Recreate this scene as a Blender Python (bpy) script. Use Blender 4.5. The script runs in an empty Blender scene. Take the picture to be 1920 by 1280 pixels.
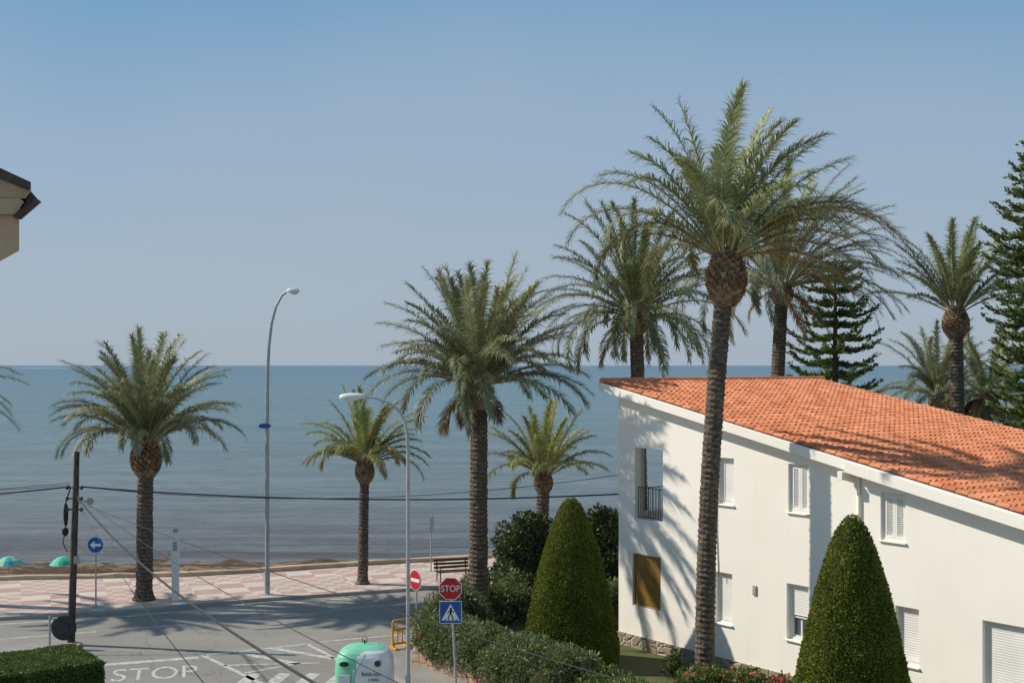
import bpy, math, random, bmesh
import numpy as np
from mathutils import Vector, Matrix
from mathutils import noise as mn
rng=np.random.default_rng(7); random.seed(7)
F=2400.0; CZ=9.0
sc=bpy.context.scene
COL=sc.collection
def bx(px,d): return (px-960)/F*d
def hz(py,d): return CZ-(py-684)/F*d
def G(px,py,z=0.0):
    d=(CZ-z)*F/(py-684); return ((px-960)/F*d,d)

# ---------------------------------------------------------------- materials
def nmat(name,c,c2=None,scale=4,rough=.8,bump=0,bscale=None,spec=.3,shade=False,trans=0,metal=0,detail=6,stretch=None,lo=.35,hi=.65):
    m=bpy.data.materials.new(name); m.use_nodes=True; nt=m.node_tree; N=nt.nodes; L=nt.links
    p=N['Principled BSDF']; out=N['Material Output']
    p.inputs['Roughness'].default_value=rough; p.inputs['Metallic'].default_value=metal
    p.inputs['Specular IOR Level'].default_value=spec
    tc=N.new('ShaderNodeTexCoord'); mp=N.new('ShaderNodeMapping'); L.new(tc.outputs['Object'],mp.inputs[0])
    if stretch: mp.inputs['Scale'].default_value=stretch
    if c2 is None: c2=tuple(x*.8 for x in c)
    nz=N.new('ShaderNodeTexNoise'); nz.inputs['Scale'].default_value=scale; nz.inputs['Detail'].default_value=detail
    L.new(mp.outputs[0],nz.inputs['Vector'])
    r=N.new('ShaderNodeValToRGB'); L.new(nz.outputs[0],r.inputs[0])
    r.color_ramp.elements[0].position=lo; r.color_ramp.elements[1].position=hi
    r.color_ramp.elements[0].color=(*c,1); r.color_ramp.elements[1].color=(*c2,1)
    co=r.outputs[0]
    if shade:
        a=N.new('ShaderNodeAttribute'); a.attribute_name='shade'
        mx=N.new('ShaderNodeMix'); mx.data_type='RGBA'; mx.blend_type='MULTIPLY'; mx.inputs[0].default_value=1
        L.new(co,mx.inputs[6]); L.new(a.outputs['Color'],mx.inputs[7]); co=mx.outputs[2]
    L.new(co,p.inputs['Base Color'])
    if bump:
        n2=N.new('ShaderNodeTexNoise'); n2.inputs['Scale'].default_value=bscale or scale*4; n2.inputs['Detail'].default_value=5
        L.new(mp.outputs[0],n2.inputs['Vector'])
        b=N.new('ShaderNodeBump'); b.inputs['Strength'].default_value=bump; b.inputs['Distance'].default_value=.05
        L.new(n2.outputs[0],b.inputs['Height']); L.new(b.outputs[0],p.inputs['Normal'])
    if trans:
        t=N.new('ShaderNodeBsdfTranslucent'); L.new(co,t.inputs[0]); ms=N.new('ShaderNodeMixShader'); ms.inputs[0].default_value=trans
        L.new(p.outputs[0],ms.inputs[1]); L.new(t.outputs[0],ms.inputs[2]); L.new(ms.outputs[0],out.inputs[0])
    return m
M={}
M['frond']=nmat('palm_frond',(.225,.245,.12),(.335,.345,.20),1.5,.5,spec=.35,shade=True,trans=.3)
M['frond2']=nmat('palm_frond_green',(.21,.24,.10),(.32,.345,.175),1.5,.5,spec=.35,shade=True,trans=.3)
M['frond3']=nmat('palm_frond_dark',(.14,.165,.065),(.22,.245,.11),1.5,.5,spec=.3,shade=True,trans=.25)
M['frond4']=nmat('palm_frond_yellow',(.26,.28,.085),(.38,.39,.16),1.5,.5,spec=.3,shade=True,trans=.35)
M['rachis']=nmat('frond_stalk',(.36,.33,.15),(.45,.40,.21),3,.5,shade=True)
M['dead']=nmat('dead_frond',(.26,.17,.09),(.36,.26,.14),3,.8,shade=True,trans=.1)
M['trunk']=nmat('palm_trunk',(.08,.062,.048),(.195,.158,.122),9,.95,bump=.8,bscale=22,spec=.1,stretch=(1,1,2),shade=True)
M['boot']=nmat('palm_boot',(.19,.125,.075),(.34,.24,.15),6,.9,bump=.6,spec=.1,shade=True)
M['arau']=nmat('conifer_foliage',(.10,.145,.045),(.17,.22,.08),3,.6,shade=True,trans=.28)
M['bark']=nmat('bark',(.09,.07,.05),(.16,.13,.1),6,.9,bump=.5)
M['topi']=nmat('clipped_foliage',(.12,.155,.02),(.205,.225,.04),1.3,.65,spec=.12,shade=True,trans=.2)
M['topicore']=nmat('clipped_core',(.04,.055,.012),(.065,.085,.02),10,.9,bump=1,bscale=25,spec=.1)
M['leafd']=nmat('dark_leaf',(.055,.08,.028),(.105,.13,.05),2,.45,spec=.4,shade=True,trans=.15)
M['leafo']=nmat('oleander_leaf',(.13,.165,.06),(.21,.245,.11),2,.5,shade=True,trans=.22)
M['leafh']=nmat('hedge_leaf',(.10,.15,.035),(.18,.23,.065),2,.5,shade=True,trans=.22)
M['flower']=nmat('red_flower',(.5,.03,.05),(.6,.06,.1),3,.6,shade=True,trans=.2)
M['flowerp']=nmat('pink_flower',(.55,.2,.25),(.65,.35,.38),3,.6,shade=True,trans=.2)
M['metal']=nmat('galvanised_steel',(.36,.37,.37),(.45,.46,.46),3,.5,spec=.4,metal=.2)
M['whitepaint']=nmat('white_paint',(.77,.76,.72),(.70,.69,.65),3,.5)
M['whiteplastic']=nmat('white_plastic',(.76,.77,.76),(.66,.67,.66),3,.35,spec=.5)
M['black']=nmat('black_rubber',(.012,.012,.013),(.02,.02,.02),5,.6)
M['cable']=nmat('cable_sheath',(.03,.03,.032),(.045,.045,.045),5,.7)
M['dark']=nmat('dark_metal',(.03,.03,.03),(.05,.05,.05),5,.5)
M['red']=nmat('sign_red',(.50,.02,.025),(.44,.02,.025),3,.45)
M['blue']=nmat('sign_blue',(.02,.10,.38),(.02,.09,.33),3,.45)
M['sgnwhite']=nmat('sign_white',(.8,.8,.8),(.75,.75,.75),3,.45)
M['green']=nmat('green_plastic',(.17,.53,.34),(.21,.58,.39),1.5,.5,spec=.35)
M['yellow']=nmat('yellow_plastic',(.72,.34,.02),(.62,.28,.02),3,.5)
M['wood']=nmat('pole_wood',(.05,.038,.03),(.12,.095,.075),5,.95,bump=.5,stretch=(6,6,.6))
M['benchwood']=nmat('bench_wood',(.07,.035,.022),(.11,.06,.04),5,.6,stretch=(1,8,8))
M['glass']=nmat('window_glass',(.06,.09,.11),(.09,.12,.14),3,.08,spec=.8)
M['shutter']=nmat('white_shutter',(.82,.81,.77),(.76,.75,.71),2,.5)
M['beige']=nmat('beige_render',(.52,.385,.25),(.44,.325,.21),1.5,.9,bump=.3,bscale=20,spec=.1)
M['concrete']=nmat('concrete',(.44,.41,.37),(.33,.31,.28),1.2,.9,bump=.3,bscale=20,spec=.1)
M['pave']=nmat('pavement_surface',(.33,.31,.28),(.26,.245,.22),.8,.9,bump=.3,bscale=20,spec=.1)
M['parapet']=nmat('parapet_stone',(.56,.45,.32),(.40,.31,.21),1.5,.9,bump=.4,bscale=9,spec=.1)
M['kerb']=nmat('kerb_stone',(.42,.39,.35),(.34,.31,.28),1.2,.9,spec=.1)
M['soil']=nmat('garden_soil',(.13,.11,.065),(.09,.12,.045),.9,.95,bump=.6,spec=.1)
M['olive']=nmat('ochre_panel',(.27,.155,.028),(.21,.12,.022),1.0,.45,spec=.4)
M['tile']=nmat('terracotta_tile',(.58,.195,.09),(.69,.29,.155),1.6,.85,bump=.15,spec=.12,shade=True)
M['darktile']=nmat('weathered_tile',(.055,.045,.04),(.11,.085,.07),6,.9,bump=.4)
def new_nt(name):
    m=bpy.data.materials.new(name); m.use_nodes=True; return m,m.node_tree.nodes,m.node_tree.links
def mixc(N,L,fac,a,b,mode='MIX'):
    x=N.new('ShaderNodeMix'); x.data_type='RGBA'; x.blend_type=mode
    for s,i in ((fac,0),(a,6),(b,7)):
        if hasattr(s,'is_linked'): L.new(s,x.inputs[i])
        else: x.inputs[i].default_value = s if i==0 else (*s,1)
    return x.outputs[2]
def noise(N,L,vec,scale,detail=5,rough=.55):
    n=N.new('ShaderNodeTexNoise'); n.inputs['Scale'].default_value=scale; n.inputs['Detail'].default_value=detail; n.inputs['Roughness'].default_value=rough
    L.new(vec,n.inputs['Vector']); return n.outputs[0]
def ramp(N,L,f,stops):
    r=N.new('ShaderNodeValToRGB'); L.new(f,r.inputs[0]); e=r.color_ramp.elements
    while len(e)<len(stops): e.new(.5)
    for i,(p,c) in enumerate(stops):
        e[i].position=p; e[i].color=(*c,1) if isinstance(c,tuple) else (c,c,c,1)
    return r.outputs[0]
def mapping(N,L,scale=(1,1,1),rot=(0,0,0)):
    tc=N.new('ShaderNodeTexCoord'); mp=N.new('ShaderNodeMapping'); L.new(tc.outputs['Object'],mp.inputs[0])
    mp.inputs['Scale'].default_value=scale; mp.inputs['Rotation'].default_value=rot; return mp.outputs[0]
m,N,L=new_nt('white_stucco'); v=mapping(N,L); p=N['Principled BSDF']; p.inputs['Roughness'].default_value=.92; p.inputs['Specular IOR Level'].default_value=.08
c=ramp(N,L,noise(N,L,v,.6,5),[(.35,(.92,.88,.80)),(.65,(.88,.84,.76))])
c=mixc(N,L,ramp(N,L,noise(N,L,mapping(N,L,(3,3,.35)),1.1,6,.65),[(.55,0.0),(.85,.2)]),c,(.66,.60,.52))
L.new(c,p.inputs['Base Color']); b=N.new('ShaderNodeBump'); b.inputs['Strength'].default_value=.2; b.inputs['Distance'].default_value=.015; L.new(noise(N,L,v,22,6),b.inputs['Height']); L.new(b.outputs[0],p.inputs['Normal']); M['stucco']=m
m,N,L=new_nt('asphalt'); v=mapping(N,L); p=N['Principled BSDF']; p.inputs['Roughness'].default_value=.9; p.inputs['Specular IOR Level'].default_value=.15
c=ramp(N,L,noise(N,L,v,.12,3),[(.35,(.235,.22,.198)),(.65,(.32,.30,.27))])
v2=mapping(N,L,(.25,2.2,1),(0,0,math.radians(-20)))
c=mixc(N,L,ramp(N,L,noise(N,L,v2,.8,5),[(.42,0.0),(.7,.4)]),c,(.17,.16,.15))
c=mixc(N,L,ramp(N,L,noise(N,L,v,14,4),[(.4,0.0),(.75,.35)]),c,(.37,.345,.31))
vo=N.new('ShaderNodeTexVoronoi'); vo.feature='DISTANCE_TO_EDGE'; vo.inputs['Scale'].default_value=.28
nn=N.new('ShaderNodeTexNoise'); nn.inputs['Scale'].default_value=1.2; L.new(v,nn.inputs['Vector'])
vm=N.new('ShaderNodeVectorMath'); vm.operation='ADD'; L.new(v,vm.inputs[0]); L.new(nn.outputs['Color'],vm.inputs[1]); L.new(vm.outputs[0],vo.inputs['Vector'])
c=mixc(N,L,ramp(N,L,vo.outputs['Distance'],[(0.0,.5),(.008,0.0)]),c,(.10,.095,.09))
L.new(c,p.inputs['Base Color']); M['asph']=m
m,N,L=new_nt('road_paint'); v=mapping(N,L); p=N['Principled BSDF']; p.inputs['Roughness'].default_value=.8
c=mixc(N,L,ramp(N,L,noise(N,L,v,5,6,.7),[(.38,0.0),(.62,.9)]),(.60,.58,.53),(.31,.295,.27)); L.new(c,p.inputs['Base Color']); M['paint']=m
m,N,L=new_nt('promenade_tiles'); v=mapping(N,L,(1,1,1),(0,0,math.radians(-21))); p=N['Principled BSDF']; p.inputs['Roughness'].default_value=.8; p.inputs['Specular IOR Level'].default_value=.15
def check(sc_):
    ck=N.new('ShaderNodeTexChecker'); ck.inputs['Scale'].default_value=sc_; L.new(v,ck.inputs[0]); ck.inputs['Color1'].default_value=(1,1,1,1); ck.inputs['Color2'].default_value=(0,0,0,1); return ck.outputs[0]
a=mixc(N,L,check(.95),(.47,.28,.25),(.62,.56,.48)); b=mixc(N,L,check(2.1),(.49,.33,.29),(.58,.49,.42))
c=mixc(N,L,check(.32),a,b)
c=mixc(N,L,ramp(N,L,noise(N,L,v,.7,6),[(.35,0.0),(.7,.5)]),c,(.46,.385,.33))
c=mixc(N,L,ramp(N,L,noise(N,L,v,4,6),[(.5,0.0),(.75,.3)]),c,(.3,.26,.23))
L.new(c,p.inputs['Base Color']); M['prom']=m
def stone(name,c1,c2,mort,scale):
    m,N,L=new_nt(name); v=mapping(N,L,(1,1,1.5)); p=N['Principled BSDF']; p.inputs['Roughness'].default_value=.9; p.inputs['Specular IOR Level'].default_value=.1
    vo=N.new('ShaderNodeTexVoronoi'); vo.inputs['Scale'].default_value=scale; L.new(v,vo.inputs['Vector'])
    ve=N.new('ShaderNodeTexVoronoi'); ve.feature='DISTANCE_TO_EDGE'; ve.inputs['Scale'].default_value=scale; L.new(v,ve.inputs['Vector'])
    sep=N.new('ShaderNodeSeparateColor'); L.new(vo.outputs['Color'],sep.inputs[0])
    c=mixc(N,L,sep.outputs[0],c1,c2); c=mixc(N,L,noise(N,L,v,9,5),c,tuple(x*.6 for x in c1))
    c=mixc(N,L,ramp(N,L,ve.outputs['Distance'],[(.02,1.0),(.06,0.0)]),c,mort)
    L.new(c,p.inputs['Base Color']); b=N.new('ShaderNodeBump'); b.inputs['Distance'].default_value=.04
    L.new(ramp(N,L,ve.outputs['Distance'],[(0.0,0.0),(.1,1.0)]),b.inputs['Height']); L.new(b.outputs[0],p.inputs['Normal']); return m
M['stone']=stone('plinth_stone',(.36,.29,.21),(.52,.43,.33),(.46,.41,.35),2.6)
M['gwall']=stone('garden_wall_stone',(.44,.29,.2),(.52,.40,.29),(.38,.33,.27),3.2)
# sea
m,N,L=new_nt('sea_water'); p=N['Principled BSDF']; p.inputs['Roughness'].default_value=.25; p.inputs['IOR'].default_value=1.33; p.inputs['Specular IOR Level'].default_value=.30
tc=N.new('ShaderNodeTexCoord'); sp=N.new('ShaderNodeSeparateXYZ'); L.new(tc.outputs['Object'],sp.inputs[0])
mr=N.new('ShaderNodeMath'); mr.operation='LOGARITHM'; mr.inputs[1].default_value=10
mx=N.new('ShaderNodeMath'); mx.operation='MAXIMUM'; mx.inputs[1].default_value=10; L.new(sp.outputs[1],mx.inputs[0]); L.new(mx.outputs[0],mr.inputs[0])
nlow=noise(N,L,mapping(N,L,(.25,1,1)),.03,5,.6)
ad=N.new('ShaderNodeMath'); ad.operation='MULTIPLY_ADD'; L.new(nlow,ad.inputs[0]); ad.inputs[1].default_value=.3; L.new(mr.outputs[0],ad.inputs[2])
sb=N.new('ShaderNodeMath'); sb.operation='MULTIPLY_ADD'; L.new(ad.outputs[0],sb.inputs[0]); sb.inputs[1].default_value=.4; sb.inputs[2].default_value=-.76
c=ramp(N,L,sb.outputs[0],[(.02,(.19,.16,.14)),(.06,(.185,.19,.185)),(.12,(.185,.23,.23)),(.24,(.16,.255,.265)),(.42,(.13,.24,.27)),(.62,(.08,.175,.235)),(.82,(.07,.15,.215)),(.97,(.115,.20,.265))])  # by distance from shore; last stop is horizon haze put into the colour
nst=noise(N,L,mapping(N,L,(.08,1,1)),.10,6,.65)
c=mixc(N,L,ramp(N,L,nst,[(.42,0.0),(.62,.4)]),c,(.08,.135,.165))
nf=noise(N,L,mapping(N,L,(.22,1,1),(0,0,.08)),.9,6,.72)
c=mixc(N,L,ramp(N,L,nf,[(.44,0.0),(.60,.6)]),c,(.065,.10,.12))  # ripple contrast painted in: darker flecks stand for shaded wave facets
wd=ramp(N,L,sb.outputs[0],[(.035,1.0),(.085,0.0)]); wn=ramp(N,L,noise(N,L,mapping(N,L,(.12,1,1)),.35,6,.6),[(.42,0.0),(.55,1.0)])
wm_=N.new('ShaderNodeMath'); wm_.operation='MULTIPLY'; L.new(wd,wm_.inputs[0]); L.new(wn,wm_.inputs[1])
c=mixc(N,L,wm_.outputs[0],c,(.065,.042,.036))
L.new(c,p.inputs['Base Color'])
w1=noise(N,L,mapping(N,L,(.35,1.2,1),(0,0,.12)),1.0,7,.65); w2=noise(N,L,mapping(N,L,(.2,1,1),(0,0,-.08)),.12,4,.6)
sm=N.new('ShaderNodeMath'); sm.operation='MULTIPLY_ADD'; L.new(w2,sm.inputs[0]); sm.inputs[1].default_value=3.0; L.new(w1,sm.inputs[2])
b=N.new('ShaderNodeBump'); b.inputs['Strength'].default_value=1; b.inputs['Distance'].default_value=.7; L.new(sm.outputs[0],b.inputs['Height']); L.new(b.outputs[0],p.inputs['Normal']); M['sea']=m
m,N,L=new_nt('beach_seaweed'); v=mapping(N,L,(.4,1,1)); p=N['Principled BSDF']; p.inputs['Roughness'].default_value=.95; p.inputs['Specular IOR Level'].default_value=.1
c=ramp(N,L,noise(N,L,v,.7,7,.65),[(.38,(.07,.045,.03)),(.52,(.12,.08,.052)),(.60,(.30,.22,.15)),(.70,(.15,.16,.045))])
L.new(c,p.inputs['Base Color']); b=N.new('ShaderNodeBump'); b.inputs['Distance'].default_value=.3; L.new(noise(N,L,v,3,6),b.inputs['Height']); L.new(b.outputs[0],p.inputs['Normal']); M['beach']=m

# ---------------------------------------------------------------- mesh builder
class MB:
    def __init__(s): s.v=[];s.f=[];s.m=[];s.sh=[]
    def add(s,v,f,m=0,sh=1.0):
        o=len(s.v); s.v.extend([tuple(float(a) for a in q) for q in v]); s.f.extend([tuple(int(i)+o for i in q) for q in f]); s.m.extend([m]*len(f))
        s.sh.extend([sh]*len(v) if np.isscalar(sh) else list(sh))
    def box(s,c,size,m=0,rot=None,sh=1.0):
        hx,hy,hh=[a/2 for a in size]; vs=[Vector((x*hx,y*hy,z*hh)) for x in(-1,1) for y in(-1,1) for z in(-1,1)]
        if rot is not None: vs=[rot@q for q in vs]
        s.add([(q[0]+c[0],q[1]+c[1],q[2]+c[2]) for q in vs],[(0,1,3,2),(4,6,7,5),(0,4,5,1),(2,3,7,6),(0,2,6,4),(1,5,7,3)],m,sh)
    def tube(s,path,rad,n=8,m=0,ref=(1,0,0),cap=True,sh=1.0,jit=0):
        P=[Vector(q) for q in path]; vs=[];fs=[]; K=len(P)
        if np.isscalar(rad): rad=[rad]*K
        for i,q in enumerate(P):
            t=(P[min(i+1,K-1)]-P[max(i-1,0)]).normalized(); a=Vector(ref); a=(a-t*a.dot(t))
            if a.length<1e-4: a=Vector((0,1,0))-t*t.y
            a.normalize(); b=t.cross(a)
            for k in range(n):
                an=2*math.pi*k/n; r=rad[i]*(1+(random.uniform(-jit,jit) if jit else 0))
                vs.append(q+a*math.cos(an)*r+b*math.sin(an)*r)
        for i in range(K-1):
            for k in range(n): fs.append((i*n+k,i*n+(k+1)%n,(i+1)*n+(k+1)%n,(i+1)*n+k))
        if cap: fs.append(tuple(range(n))[::-1]); fs.append(tuple((K-1)*n+k for k in range(n)))
        s.add(vs,fs,m,sh)
    def ell(s,c,r,m=0,nu=16,nv=10,v0=-1,v1=1,pw=1.0,sh=1.0):
        vs=[];fs=[]
        for j in range(nv+1):
            ph=math.pi/2*(v0+(v1-v0)*j/nv)
            for i in range(nu):
                th=2*math.pi*i/nu; cx=math.cos(th);sy=math.sin(th)
                f=lambda x:math.copysign(abs(x)**pw,x)
                vs.append((c[0]+r[0]*max(0,math.cos(ph))**pw*f(cx),c[1]+r[1]*max(0,math.cos(ph))**pw*f(sy),c[2]+r[2]*f(math.sin(ph))))
        for j in range(nv):
            for i in range(nu): fs.append((j*nu+i,j*nu+(i+1)%nu,(j+1)*nu+(i+1)%nu,(j+1)*nu+i))
        s.add(vs,fs,m,sh)
    def prism(s,poly,y0,y1,m=0,off=(0,0)):
        n=len(poly); vs=[(x,y0,z) for x,z in poly]+[(x+off[0],y1,z+off[1]) for x,z in poly]
        s.add(vs,[tuple(range(n)),tuple(range(2*n-1,n-1,-1))]+[(i,i+n,(i+1)%n+n,(i+1)%n) for i in range(n)],m)
    def disc(s,c,r,y0,y1,m=0,n=32,rz=None):
        s.prism([(c[0]+r*math.cos(2*math.pi*i/n+(math.pi/n if n<9 else 0)),c[1]+(rz or r)*math.sin(2*math.pi*i/n+(math.pi/n if n<9 else 0))) for i in range(n)],y0,y1,m)
    def build(s,name,mats,parent=None,smooth=False,bevel=0,loc=(0,0,0)):
        me=bpy.data.meshes.new(name); me.from_pydata(s.v,[],s.f)
        for q in mats: me.materials.append(M[q] if isinstance(q,str) else q)
        me.polygons.foreach_set('material_index',s.m)
        if smooth: me.polygons.foreach_set('use_smooth',[True]*len(s.f))
        a=me.attributes.new('shade','FLOAT_COLOR','POINT'); sh=np.array(s.sh,dtype=np.float32); a.data.foreach_set('color',np.stack([sh,sh,sh,np.ones_like(sh)],1).ravel())
        me.update(); o=bpy.data.objects.new(name,me); COL.objects.link(o); o.location=loc
        if parent: o.parent=parent
        if bevel:
            b=o.modifiers.new('b','BEVEL'); b.width=bevel; b.segments=2; b.limit_method='ANGLE'
        return o
def recalc(o):
    bm=bmesh.new(); bm.from_mesh(o.data); bmesh.ops.recalc_face_normals(bm,faces=bm.faces); bm.to_mesh(o.data); bm.free(); return o
def thing(name,label,cat,loc=(0,0,0),rz=0,group=None):
    e=bpy.data.objects.new(name,None); e.empty_display_size=.3; COL.objects.link(e); e.location=loc; e.rotation_euler=(0,0,rz); e['label']=label; e['category']=cat
    if group: e['group']=group
    return e
def tag(o,label,cat,group=None):
    o['label']=label; o['category']=cat
    if group: o['group']=group
    return o
def struct(o): o['kind']='structure'; return o
def text(body,size,name,mat,parent,loc,rot,sx=1,sy=1,ext=.002):
    cu=bpy.data.curves.new(name,'FONT'); cu.body=body; cu.size=size; cu.extrude=ext; cu.align_x='CENTER'; cu.align_y='CENTER'
    t=bpy.data.objects.new('tmp',cu); COL.objects.link(t); dg=bpy.context.evaluated_depsgraph_get(); dg.update()
    me=bpy.data.meshes.new_from_object(t.evaluated_get(dg)); bpy.data.objects.remove(t)
    o=bpy.data.objects.new(name,me); COL.objects.link(o); me.materials.clear(); me.materials.append(M[mat]); o.location=loc; o.rotation_euler=rot; o.scale=(sx,sy,1)
    if parent: o.parent=parent
    return o

# ---------------------------------------------------------------- ground sheets
wallL=[(-300,30),(-120,44.5),(-60,49),(-29.4,51.9),(-21.1,52.7),(-13.7,53.7),(-10.5,54.8),(-6.2,56.8),(-.5,59),(5.1,60.7),(20,65.3),(60,77.5),(300,150)]
kerbL=[(-300,18),(-120,35.5),(-60,40.5),(-29,43.6),(-18,45.1),(-14.6,46.2),(-9.35,48.8),(-4.1,50.9),(-.66,52.7),(4.3,54.6),(20,59.3),(60,71.5),(300,144)]
def slab(name,poly,z0,z1,mats):
    n=len(poly); mb=MB(); mb.add([(x,y,z1) for x,y in poly],[tuple(range(n))],0)
    mb.add([(x,y,z0) for x,y in poly]+[(x,y,z1) for x,y in poly],[(i,(i+1)%n,(i+1)%n+n,i+n) for i in range(n)],1 if len(mats)>1 else 0)
    return struct(recalc(mb.build(name,mats)))
def strip(mb,A,B,z):
    n=len(A); vs=[(x,y,z) for x,y in A]+[(x,y,z) for x,y in B]; mb.add(vs,[(i,i+1,n+i+1,n+i) for i in range(n-1)])
mb=MB(); strip(mb,[(x,-150) for x,y in wallL],wallL,0); struct(mb.build('ground',['soil']))
mb=MB(); strip(mb,[(x,-100) for x,y in kerbL],[(x,y+.02) for x,y in kerbL],.004); struct(mb.build('road',['asph']))
def offs(Lp,d):
    out=[]
    for i,(x,y) in enumerate(Lp):
        a=Vector(Lp[max(i-1,0)]); b=Vector(Lp[min(i+1,len(Lp)-1)]); t=(b-a).normalized(); out.append((x-t.y*d,y+t.x*d))
    return out
mb=MB(); strip(mb,offs(kerbL,.18),wallL,.13); struct(mb.build('promenade',['prom']))
def run(mb,A,w,z0,z1,m=0):
    B=offs(A,w); n=len(A)
    vs=[(x,y,z0) for x,y in A]+[(x,y,z1) for x,y in A]+[(x,y,z1) for x,y in B]+[(x,y,z0) for x,y in B]
    fs=[]
    for i in range(n-1):
        for k in range(3): fs.append((k*n+i,k*n+i+1,(k+1)*n+i+1,(k+1)*n+i))
    fs.append((0,n,2*n,3*n)); fs.append((n-1,2*n-1,3*n-1,4*n-1)); mb.add(vs,fs,m)
mb=MB(); run(mb,kerbL,.18,0,.134); struct(mb.build('promenade_kerb',['kerb'],bevel=.02))
pl=[]
for i in range(len(wallL)-1):
    a=Vector(wallL[i]);b=Vector(wallL[i+1]); n=max(1,int((b-a).length/.9)) if a.x>-65 and a.x<60 else 1
    for k in range(n): pl.append(tuple(a.lerp(b,k/n)))
pl.append(wallL[-1])
mb=MB(); run(mb,pl,.40,-2.2,.30); o=mb.build('sea_parapet',['parapet'],bevel=.05)
for v in o.data.vertices:
    if v.co.z>0: v.co.z+=.07*mn.noise((v.co.x*.8,v.co.y*.8,0))+.03*mn.noise((v.co.x*3,v.co.y*3,0))
recalc(o); tag(o,'low sand-coloured stone parapet between promenade and beach','low wall')
shore=[(-300,52),(-120,60),(-60,64),(-29,66.5),(-18,67.2),(-8,67.0),(0,67.5),(5,69),(20,73),(60,85),(300,158)]
mb=MB(); xs=np.linspace(-90,30,200); W=np.array(wallL); S=np.array(shore); rows=30; vs=[]
for j in range(rows+1):
    for x in xs:
        y0=np.interp(x,W[:,0],W[:,1])+.3; y1=np.interp(x,S[:,0],S[:,1])+7; u=j/rows; y=y0+(y1-y0)*u
        h=-.45-1.55*u+.34*mn.noise((x*.35,y*.9,1))*(1-u*.6)+.20*mn.noise((x*1.3,y*2,4)); vs.append((x,y,h))
K=len(xs); mb.add(vs,[(j*K+i,j*K+i+1,(j+1)*K+i+1,(j+1)*K+i) for j in range(rows) for i in range(K-1)]); struct(mb.build('beach',['beach'],smooth=True))
mb=MB(); mb.add([(-20000,40,-1.6),(20000,40,-1.6),(20000,30000,-1.6),(-20000,30000,-1.6)],[(0,1,2,3)]); struct(mb.build('sea',['sea']))
leftp=[(-300,15),(-120,32),(-60,37.5),(-30,40),(-16.6,41.4),(-14.6,41.55),(-13.8,41.1),(-13.7,39.2),(-13.3,37.6),(-11.2,34.5),(-8.0,30.1),(12.1,2.1),(20,-100),(-300,-100)]
slab('pavement',leftp,0,.10,['pave','kerb'])
W0=Vector((3.39,40.68)); U=Vector((.5836,-.812)); V=Vector((.812,.5836))
gard=[(-2.9,38.4),(-2.7,42),(-.2,45.6),(6,48.6),(20,52.5),(60,65),(300,135),(300,-60),(60,-60),(20.6,5.7)]
slab('garden_ground',gard,0,.16,['soil','kerb'])
pav=[(-3.9,37.6),(-3.6,42.4),(-.8,46.6),(6,49.9),(20,53.8),(60,66.3),(60,65.2),(20,52.7),(6,48.8),(-.25,45.75),(-2.8,42.05),(-3.0,38.35),(-2.4,37.5),(20.5,5.6),(19.2,4.8),(-3.1,36.2)]
slab('garden_pavement',pav,0,.12,['pave','kerb'])
mb=MB()
def line(pts,w,z=.008):
    A=offs(pts,-w/2); B=offs(pts,w/2); strip(mb,A,B,z)
def g(*a): return [G(px,py) for px,py in a]
line(g((-300,1192),(0,1170),(200,1158),(500,1134),(700,1118)),.13)
line(g((0,1198),(180,1184)),.13); line(g((240,1179),(380,1167)),.12); line(g((440,1161),(560,1150)),.12); line(g((610,1145),(720,1134)),.12)
line(g((-300,1222),(-60,1202)),.12)
line(g((185,1247),(372,1232)),.30)
line(g((380,1228),(576,1207)),.16); line(g((576,1207),(640,1240)),.16); line(g((380,1228),(510,1290)),.16); line(g((640,1240),(700,1272)),.14)
line(g((440,1222),(560,1244)),.26); line(g((510,1215),(625,1234)),.26); line(g((420,1247),(600,1242)),.13); line(g((455,1262),(560,1243)),.13)
line(g((600,1203),(745,1190)),.13); line(g((650,1214),(700,1208)),.13)
for k in range(5):
    x=430+k*55; line(g((x,1300),(x+50,1262)),.38)
struct(mb.build('road_marking',['paint']))
tx,ty=G(290,1263)
struct(text('STOP',1.9,'road_marking_stop','paint',None,(tx,ty,.0085),(0,0,math.radians(14)),sx=.54,sy=1.15,ext=.0005))

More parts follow.
